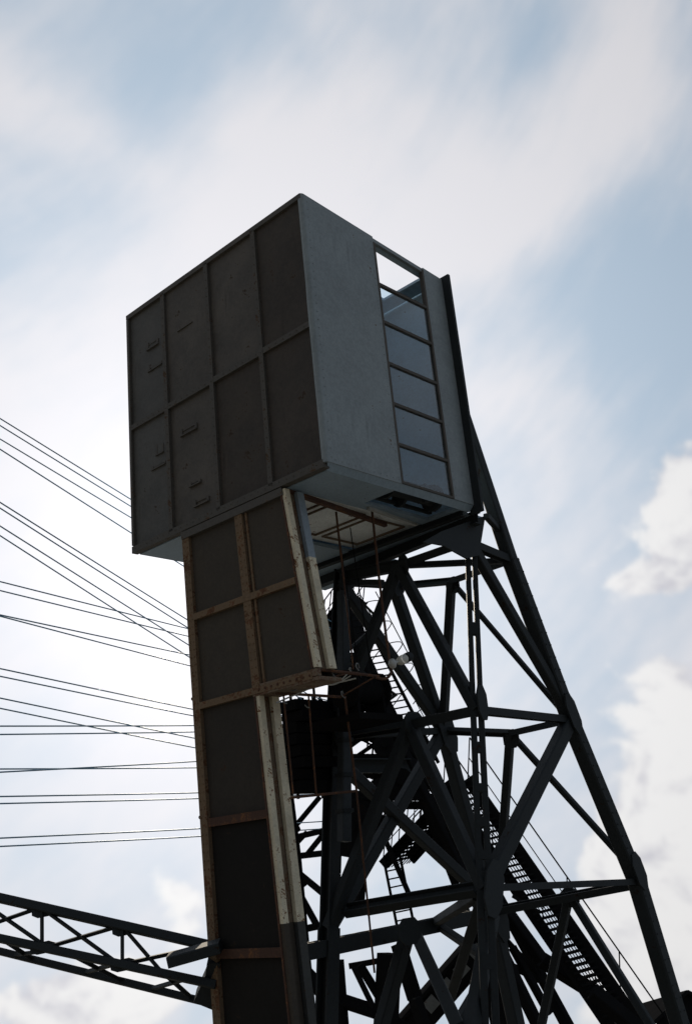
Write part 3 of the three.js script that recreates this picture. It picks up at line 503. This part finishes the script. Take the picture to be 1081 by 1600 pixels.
// ---------------------------------------------------------------- the rear mast with its stairs, seen through the tower
const rear = [];
{
  const t = thing('rear_mast', 'black leaning lattice mast far behind the tower, thick with braces and decks', 'mast', [8.831, -11.257, -7.463]);
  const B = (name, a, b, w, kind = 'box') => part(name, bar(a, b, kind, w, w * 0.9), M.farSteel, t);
  // four legs, each bent at its joints; the near face stands 24 m off, the far face 26.5 m
  const run = (pts) => (k) => { const u = clamp(k, 0, 0.9999) * (pts.length - 1), n = Math.floor(u); return lerp(pts[n], pts[n + 1], u - n); };
  const legs = [
    [[7.855, 0.8, -7.053], [7.99, -0.641, -6.903], [8.233, -1.849, -6.632], [8.686, -3.782, -6.128], [9.137, -5.577, -5.626], [9.692, -7.81, -5.009]],
    [[7.814, 0.806, -7.099], [7.625, -0.586, -7.31], [7.494, -1.74, -7.455], [7.364, -3.592, -7.6], [7.252, -5.312, -7.724], [7.097, -7.458, -7.897]],
    [[9.848, 1.552, -8.725], [10.025, -0.308, -8.528], [10.33, -1.729, -8.189], [10.998, -3.882, -7.445], [11.614, -5.875, -6.759], [12.362, -8.561, -5.927]],
    [[9.837, 1.554, -8.738], [9.621, -0.247, -8.978], [9.492, -1.606, -9.121], [9.324, -3.642, -9.309], [9.166, -5.533, -9.484], [8.889, -8.092, -9.793]]];
  const [N, NL, Fk, FL] = legs.map(run);
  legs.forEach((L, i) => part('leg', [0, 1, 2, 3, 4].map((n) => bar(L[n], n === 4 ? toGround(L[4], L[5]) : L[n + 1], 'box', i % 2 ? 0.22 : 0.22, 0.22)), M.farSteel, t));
  const ks = [0.10, 0.22, 0.34, 0.44, 0.54, 0.63];
  ks.forEach((k, i) => {
    B('beam', N(k), NL(k), 0.20, 'H'); B('beam', Fk(k), FL(k), 0.18, 'H'); B('beam', N(k), Fk(k), 0.16, 'H'); B('beam', NL(k), FL(k), 0.16, 'H');
    if (i) {
      const p = ks[i - 1];
      if (i < 5) { B('brace', N(p), NL(k), 0.11); B('brace', NL(p), N(k), 0.11); B('brace', Fk(p), FL(k), 0.09); }
      B('brace', N(p), Fk(k), 0.11); B('brace', NL(p), FL(k), 0.11);
    }
  });
  for (let i = 0; i < 13; i++) {                                // light lacing between the main panels
    const p = 0.08 + i * 0.045, k = p + 0.045, h = (L, K, u, v) => lerp(L(u), K(u), v);
    B('lacing', h(N, NL, p, 0.5), h(N, NL, k, i % 2 ? 0.1 : 0.9), 0.06, 'L'); B('lacing', h(Fk, FL, p, i % 2 ? 0 : 1), h(Fk, FL, k, 0.5), 0.06, 'L');
    B('lacing', N(p), h(N, Fk, k, 1), 0.05, 'L'); B('lacing', h(N, NL, p, 0.35), h(Fk, FL, k, 0.6), 0.05, 'L');
  }
  for (const [p, k] of [[0.63, 0.72], [0.72, 0.8], [0.8, 0.9], [0.9, 0.99]]) { B('brace', N(p), Fk(k), 0.11); B('beam', N(k), Fk(k), 0.13); }
  // plate decks with their light edge girders
  for (const [k, s] of [[0.39, 1], [0.47, 1], [0.56, 1]]) {
    const q = [N(k), NL(k), FL(k), Fk(k)];
    const dk = part('deck', plate([lerp(q[0], q[1], 0.1), q[1], q[2], lerp(q[3], q[2], 0.2)], 0.08), M.farSteel, t);
    part('deck_edge', bar(plus(lerp(q[0], q[1], 0.1), 0, 0, 0.25), plus(lerp(q[1], q[0], 0.05), 0, 0, 0.25), 'C', 0.16, 0.32, [0, 1, 0]), M.duct, dk);
  }
  // sheaves
  for (const [c, r] of [[[6.479, -4.616, -6.341], 0.55], [[6.952, -3.949, -5.813], 0.26], [[7.647, -3.771, -5.789], 0.3], [[7.469, -2.959, -5.987], 0.25]]) {
    const d = [0.28, 0, -0.25], w = part('sheave', [bar(plus(c, -d[0] * 0.3, 0, -d[2] * 0.3), plus(c, d[0] * 0.3, 0, d[2] * 0.3), 'pipe', r * 2), bar(plus(c, -d[0] * 0.5, 0, -d[2] * 0.5), plus(c, d[0] * 0.5, 0, d[2] * 0.5), 'pipe', r * 0.5)], M.farSteel, t);
    w.geometry.computeVertexNormals();
  }
  // extra members that show in the gaps left and right
  for (const [a, b, w] of [
    [[6.19, -4.72, -8.009], [6.753, -4.611, -7.383], 0.12],
    [[6.994, -5.074, -8.91], [7.606, -5.062, -8.228], 0.14],
    [[7.885, -4.919, -9.714], [8.197, -4.52, -9.366], 0.10],
    [[6.492, -5.07, -7.673], [6.779, -4.642, -7.353], 0.10],
    [[7.047, -4.603, -8.851], [7.598, -3.808, -8.237], 0.10],
    [[7.84, -5.206, -9.764], [8.384, -5.961, -9.158], 0.13],
    [[6.185, -5.384, -8.014], [6.543, -6.496, -7.616], 0.12],
    [[7.002, -6.659, -8.901], [7.557, -6.575, -8.283], 0.14],
    [[7.805, -7.106, -9.802], [8.562, -7.071, -8.96], 0.22],
    [[6.279, -7.328, -7.91], [6.608, -7.903, -7.544], 0.26],
    [[7.452, -8.029, -8.399], [8.179, -8.459, -7.591], 0.26],
    [[9.059, -8.607, -8.407], [9.874, -9.479, -7.5], 0.26],
    [[7.026, -7.418, -7.079], [7.236, -8.182, -6.844], 0.10],
    [[7.98, -7.479, -7.812], [8.329, -8.454, -7.423], 0.16],
    [[8.68, -7.583, -8.828], [9.234, -7.522, -8.212], 0.12],
    [[6.352, -3.205, -7.829], [6.578, -1.658, -7.577], 0.12],
    [[7.709, -1.507, -8.114], [7.907, -1.997, -7.893], 0.07],
    [[8.46, -1.268, -9.073], [8.498, -1.756, -9.031], 0.06],
    [[6.263, -2.05, -7.927], [6.429, -2.65, -7.743], 0.06],
    [[10.255, -6.719, -5.279], [10.658, -7.739, -4.83], 0.26],
    [[11.659, -7.852, -5.512], [12.358, -8.61, -4.734], 0.30],
    [[10.291, -8.314, -3.444], [10.856, -9.146, -2.815], 0.30],
    [[10.253, -7.422, -5.282], [10.656, -8.829, -4.833], 0.16],
    [[11.657, -8.529, -5.514], [11.915, -9.489, -5.227], 0.14],
    [[8.582, -4.762, -5.346], [8.735, -5.385, -5.176], 0.12],
    [[9.038, -3.359, -6.634], [9.704, -6.95, -5.892], 0.15],
    [[10.075, -3.81, -7.275], [10.322, -5.263, -7], 0.09],
    [[9.371, -6.323, -4.468], [9.719, -6.692, -4.08], 0.06],
    [[9.971, -7.384, -5.596], [9.987, -9.179, -5.578], 0.50],
    [[10.692, -5.168, -6.589], [10.891, -4.901, -6.367], 0.15],
    [[8.877, -5.669, -5.017], [9.134, -5.901, -4.731], 0.06],
    [[8.431, -7.305, -7.31], [8.257, -8.948, -7.504], 0.45],
    [[9.477, -7.21, -7.941], [9.647, -8.392, -7.752], 0.30],
    [[7.832, -8.116, -6.181], [7.952, -8.854, -6.048], 0.24],
    [[7.665, -7.332, -8.163], [7.656, -8.868, -8.173], 0.22],
    [[9.252, -3.54, -8.191], [8.91, -6.361, -8.573], 0.22],
    [[7.31, -4.037, -6.762], [7.092, -5.221, -7.005], 0.50],
    [[8.468, -4.578, -7.269], [8.824, -6.156, -6.872], 0.10],
    [[9.44, -4.323, -7.983], [8.965, -5.509, -8.511], 0.16],
    [[8.069, -4.077, -5.917], [7.649, -4.63, -6.385], 0.14],
    [[9.259, -3.756, -6.388], [8.822, -4.228, -6.875], 0.12]]) B('brace', a, b, w);
}
function ladder(t, a, b, side, w, n, rail = 0.045, hoops = true) {   // rails, rungs and a hooped back guard
  const S = V(side).normalize().multiplyScalar(w / 2), o = (p, s) => plus(p, S.x * s, S.y * s, S.z * s);
  part('rail', bar(o(a, 1), o(b, 1), 'box', rail, rail * 1.6), M.farSteel, t); part('rail', bar(o(a, -1), o(b, -1), 'box', rail, rail * 1.6), M.farSteel, t);
  for (let i = 0; i < n; i++) { const p = lerp(a, b, (i + 0.5) / n); part('rung', bar(o(p, 1), o(p, -1), 'pipe', 0.035), M.farSteel, t); }
}
{
  const a = [7.34, 0.194, -6.43], b = [7.8, -3.503, -5.019];
  const t = thing('access_ladder', 'narrow steel ladder sloping down the right side of the rear mast', 'ladder', b);
  ladder(t, a, b, [1, 0.15, 0.4], 0.42, 24);
  const off = 0.45;
  for (let i = 0; i < 7; i++) { const p = lerp(a, b, (i + 0.5) / 7); part('hoop', tube([plus(p, -0.2, 0, -0.1), plus(p, 0.1, 0.40, 0.2), plus(p, 0.42, 0.42, 0.42), plus(p, 0.25, 0.05, 0.15)], 0.012, 16, 5), M.farSteel, t); }
  part('guard_bar', [bar(plus(a, 0.42, 0.42, 0.42), plus(b, 0.42, 0.42, 0.42), 'pipe', 0.025), bar(plus(a, 0.1, 0.4, 0.2), plus(b, 0.1, 0.4, 0.2), 'pipe', 0.02)], M.farSteel, t);
}
function flight(name, label, a, b, across, w, rise, n, group) {        // a stair flight: two stringers, mesh treads, handrails on posts
  const t = thing(name, label, 'stairs', b, group);
  const S = V(across).normalize().multiplyScalar(w), o = (p, s) => plus(p, S.x * s, S.y * s, S.z * s);
  part('stringer', bar(a, b, 'C', 0.10, 0.26, [0, 1, 0]), M.farSteel, t); part('stringer', bar(o(a, 1), o(b, 1), 'C', 0.10, 0.30, [0, 1, 0]), M.farSteel, t);
  for (let i = 0; i < n; i++) {
    const p = lerp(a, b, (i + 0.5) / n), q = o(p, 1), bars = [];
    for (let k = 0; k < 8; k++) { const e = 0.034 * k - 0.12; bars.push(bar(plus(p, e * 0.8, 0, -e * 0.5), plus(q, e * 0.8, 0, -e * 0.5), 'box', 0.022, 0.05, [0, 1, 0])); }
    part('tread', bars, M.farSteel, t);
  }
  part('mesh_floor', [0.08, 0.19, 0.3, 0.41, 0.52, 0.63, 0.74, 0.85, 0.94].map((k) => bar(plus(o(a, k), 0, -0.09, 0), plus(o(b, k), 0, -0.09, 0), 'box', 0.028, 0.02, [0, 1, 0])), M.farSteel, t);
  for (const s of [0, 1]) {
    const A = o(a, s), Bq = o(b, s), up = UPM.clone().multiplyScalar(rise);
    const hr = part('handrail', [bar(plus(A, up.x, up.y, up.z), plus(Bq, up.x, up.y, up.z), 'pipe', 0.035), bar(plus(A, up.x / 2, up.y / 2, up.z / 2), plus(Bq, up.x / 2, up.y / 2, up.z / 2), 'pipe', 0.025)], M.farSteel, t);
    for (let i = 0; i <= 6; i++) { const p = lerp(A, Bq, i / 6); part('post', bar(p, plus(p, up.x, up.y, up.z), 'pipe', 0.03), M.farSteel, hr); }
  }
  return t;
}
flight('stair_flight', 'long mesh stair flight with thin handrails falling to the lower right', [9.853, -3.755, -6.325], toGround([9.853, -3.755, -6.325], [11.717, -8.918, -4.251]), [0.8, 0.12, 0.55], 0.62, 1.0, 78, 'stairs on the rear mast');
flight('stair_flight', 'short mesh stair flight seen through the middle of the tower', [11.481, -4.376, -8.254], [10.254, -5.449, -8.871], [0.6, 0.1, 0.6], 0.7, 1.0, 12, 'stairs on the rear mast');
flight('stair_flight', 'small stair flight with railing near the top of the rear mast', [8.859, 0.949, -8.181], [7.752, -0.455, -8.664], [0.5, 0.1, 0.7], 0.6, 0.9, 10, 'stairs on the rear mast');
{
  const a = [9.666, -5.294, -8.03], b = [9.793, -7.177, -7.889], t = thing('service_ladder', 'upright service ladder hanging below the middle stair flight', 'ladder', b);
  ladder(t, a, b, [0.7, 0.1, 0.7], 0.4, 10, 0.04);
}
{ // a covered gallery, dark and sloping, behind the foot of the tower
  const a = [10.824, -9.727, -9.733], b = [12.683, -7.379, -7.664], t = thing('conveyor_gallery', 'dark sloping covered gallery behind the foot of the tower', 'gallery', a);
  part('body', bar(a, b, 'box', 0.9, 0.7, [0, 1, 0]), M.farSteel, t);
  part('roof', bar(plus(a, 0, 0.4, 0), plus(b, 0, 0.4, 0), 'box', 1.1, 0.08, [0, 1, 0]), M.farSteel, t);
  for (const k of [0.35, 0.5, 0.65, 0.8]) { const p = lerp(a, b, k), q = lerp(a, b, k + 0.09); part('window', bar(plus(p, -0.35, 0.05, 0.32), plus(q, -0.35, 0.05, 0.32), 'box', 0.05, 0.3, [0, 1, 0]), M.mesh, t); }
}

// ---------------------------------------------------------------- thin conduit pipe in the left gap
{
  const pts = [[3.283, -4.017, -4.661], [3.323, -5.179, -4.616], [3.337, -6.341, -4.601], [3.357, -7.85, -4.579]], g = toGround(pts[2], pts[3]);
  const t = thing('conduit_pipe', 'slim upright pipe between the mast and the left tower leg', 'pipe', g);
  part('pipe_run', [bar(pts[0], pts[1], 'pipe', 0.07), bar(pts[1], pts[2], 'pipe', 0.07), bar(pts[2], g, 'pipe', 0.075)], M.farSteel, t);
  for (const k of [0.3, 0.7]) { const p = lerp(pts[0], pts[2], k); part('clip', bar(plus(p, -0.05, -0.03, 0), plus(p, 0.1, 0.03, 0), 'box', 0.08, 0.05), M.farSteel, t); }
}

// ---------------------------------------------------------------- truss boom on the left
{
  const T = (k) => lerp([0.114, -6.314, -3.101], [-2.707, -4.891, -7.14], k), Nn = (k) => lerp([0.033, -6.793, -3.041], [-2.731, -5.485, -7.016], k), Ff = (k) => lerp([0.751, -7.17, -3.888], [-2.195, -5.633, -8.215], k);
  const t = thing('truss_boom', 'slim three chord truss boom reaching out of frame left of the mast', 'boom', T(0));
  const B = (name, a, b, w, kind = 'L') => part(name, bar(a, b, kind, w, w), M.steel, t);
  B('chord', T(0), T(1), 0.125, 'box'); B('chord', Nn(0), Nn(1), 0.11, 'box'); B('chord', Ff(0), Ff(1), 0.10, 'box');
  const at = (x) => (338 - x) / 498;                            // stations along the boom
  const st = [330, 200, 76, -45, -160].map(at);
  for (let i = 0; i < 5; i++) {
    if (i) B('post', T(st[i]), Nn(st[i]), 0.06);
    if (i < 4) {
      B('brace', T(st[i] - 0.0 + 0.005), Nn(at([190, 72, -48, -165][i] + 8)), 0.06); B('brace', T(st[i + 1]), Nn(at([262, 196, 90, -30][i])), 0.06);
      B('lacing', Nn(at([295, 190, 92, -30][i])), Ff(at([240, 140, 30, -90][i])), 0.05); B('lacing', Ff(at([300, 200, 60, -60][i])), Nn(at([262, 115, 10, -120][i])), 0.05);
    }
  }
  for (const k of [st[1], st[2], st[3]]) { part('gusset', gusset(plus(T(k), 0, -0.04, 0), [.74, .1, .66], [0, 1, 0], 0.16, 0.09, 0.02), M.steel, t); part('gusset', gusset(Nn(k), [.74, .1, .66], [0, 1, 0], 0.18, 0.08, 0.02), M.steel, t); }
  part('head_block', bar([-0.523, -6.408, -3.362], [-0.036, -6.286, -2.819], 'box', 0.15, 0.3), M.steel, t);
  part('head_plate', plate([[0.037, -6.421, -3.187], [0.006, -6.633, -3.221], [0.089, -6.91, -3.577], [0.303, -7.121, -3.34], [0.158, -6.437, -3.052]], 0.3), M.steel, t);
}

// ---------------------------------------------------------------- stay cables on the left
{
  for (const [which, a, b] of [
    ['first cable of the uppermost fan, running behind the cabin', [-3.898, 2.302, -4.604], [7.929, 0.002, -7.271]],
    ['second cable of the uppermost fan, running behind the cabin', [-3.819, 2.263, -4.752], [7.991, -0.148, -7.35]],
    ['third cable of the uppermost fan, running behind the cabin', [-3.739, 2.09, -4.899], [8.054, -0.308, -7.431]],
    ['lowest cable of the uppermost fan, running behind the cabin', [-3.656, 2.039, -5.041], [8.092, -0.853, -7.538]],
    ['first cable of the second fan, dropping steeply to the mast', [-3.858, 0.93, -4.559], [7.799, -2.079, -7.415]],
    ['second cable of the second fan, dropping steeply to the mast', [-3.779, 0.916, -4.707], [7.859, -2.281, -7.498]],
    ['third cable of the second fan, dropping steeply to the mast', [-3.695, 0.683, -4.85], [7.909, -2.631, -7.592]],
    ['lowest cable of the second fan, dropping steeply to the mast', [-3.614, 0.603, -4.996], [7.962, -2.931, -7.682]],
    ['upper cable of the gently sloping pair just under the second fan', [-3.85, -0.755, -4.551], [7.873, -0.889, -7.332]],
    ['lower cable of the gently sloping pair just under the second fan', [-3.771, -0.848, -4.698], [7.937, -1.023, -7.411]],
    ['upper cable of the pair that starts as one line at the left edge', [-3.838, -1.292, -4.537], [7.844, -1.364, -7.365]],
    ['lower cable of the pair that starts as one line at the left edge', [-3.758, -1.205, -4.684], [7.89, -1.781, -7.464]],
    ['upper cable of the sloping pair above the crossing pair', [-3.814, -2.059, -4.511], [7.766, -2.607, -7.452]],
    ['lower cable of the sloping pair above the crossing pair', [-3.736, -2.139, -4.659], [7.831, -2.72, -7.529]],
    ['upper cable of the sloping pair that crosses the level pair', [-3.802, -2.473, -4.498], [7.727, -3.238, -7.495]],
    ['lower cable of the sloping pair that crosses the level pair', [-3.722, -2.588, -4.644], [7.787, -3.429, -7.578]],
    ['upper cable of the level pair crossed by a sloping pair', [-3.806, -3.101, -4.501], [7.789, -2.234, -7.426]],
    ['lower cable of the level pair crossed by a sloping pair', [-3.727, -3.199, -4.649], [7.855, -2.335, -7.502]],
    ['upper cable of the level pair twisted into one dark line', [-3.79, -3.767, -4.484], [7.749, -2.88, -7.47]],
    ['lower cable of the level pair twisted into one dark line', [-3.712, -3.649, -4.633], [7.803, -3.177, -7.56]],
    ['upper cable of the second lowest level pair', [-3.777, -4.037, -4.47], [7.698, -3.703, -7.527]],
    ['lower cable of the second lowest level pair', [-3.699, -4.12, -4.618], [7.764, -3.803, -7.604]],
    ['upper cable of the lowest pair, just above the truss boom', [-3.763, -4.592, -4.454], [7.654, -4.402, -7.576]],
    ['lower cable of the lowest pair, just above the truss boom', [-3.683, -4.69, -4.601], [7.717, -4.556, -7.656]]])
  {
    const t = thing('stay_cable', which, 'cable', b, 'stay cables left of the mast');
    const sag = lerp(a, b, 0.5); sag[1] -= 0.02;
    part('rope', tube([a, sag, b], 0.0115, 12, 6), M.cable, t);
    part('socket', bar(lerp(b, a, 0.02), b, 'pipe', 0.07), M.cable, t);
  }
}

// ---------------------------------------------------------------- roof at the lower right edge
{
  const p = [17.615, -9.364, -5.167], a = [17.154, -9.827, -5.68];
  const t = thing('machine_house', 'dark gabled machine house roof at the lower right corner', 'building', [p[0], toGround(p, plus(p, -0.2756, -0.9613, 0), 0)[1], p[2]]);
  const o = (q, u, v, w) => { const P = V(q).addScaledVector(UPM, v).addScaledVector(new THREE.Vector3(0.705, -0.2, 0.68), u).addScaledVector(new THREE.Vector3(0.65, -0.187, -0.7336), w); return [P.x, P.y, P.z]; };
  part('wall', plate([o(p, -0.75, -0.75, 0.1), o(p, 0, -0.08, 0.1), o(p, 4.2, -1.6, 0.1), o(p, 4.2, -3.6, 0.1), o(p, -0.75, -3.6, 0.1)], 0.12), M.farSteel, t);
  part('roof', [plate([o(p, 0, 0, -0.15), o(p, -0.95, -0.85, -0.15), o(p, -0.95, -0.85, 5), o(p, 0, 0, 5)], 0.08), plate([o(p, 0, 0, -0.15), o(p, 0, 0, 5), o(p, 4.5, -1.7, 5), o(p, 4.5, -1.7, -0.15)], 0.08)], M.farSteel, t);
}

renderer.render(scene, camera);
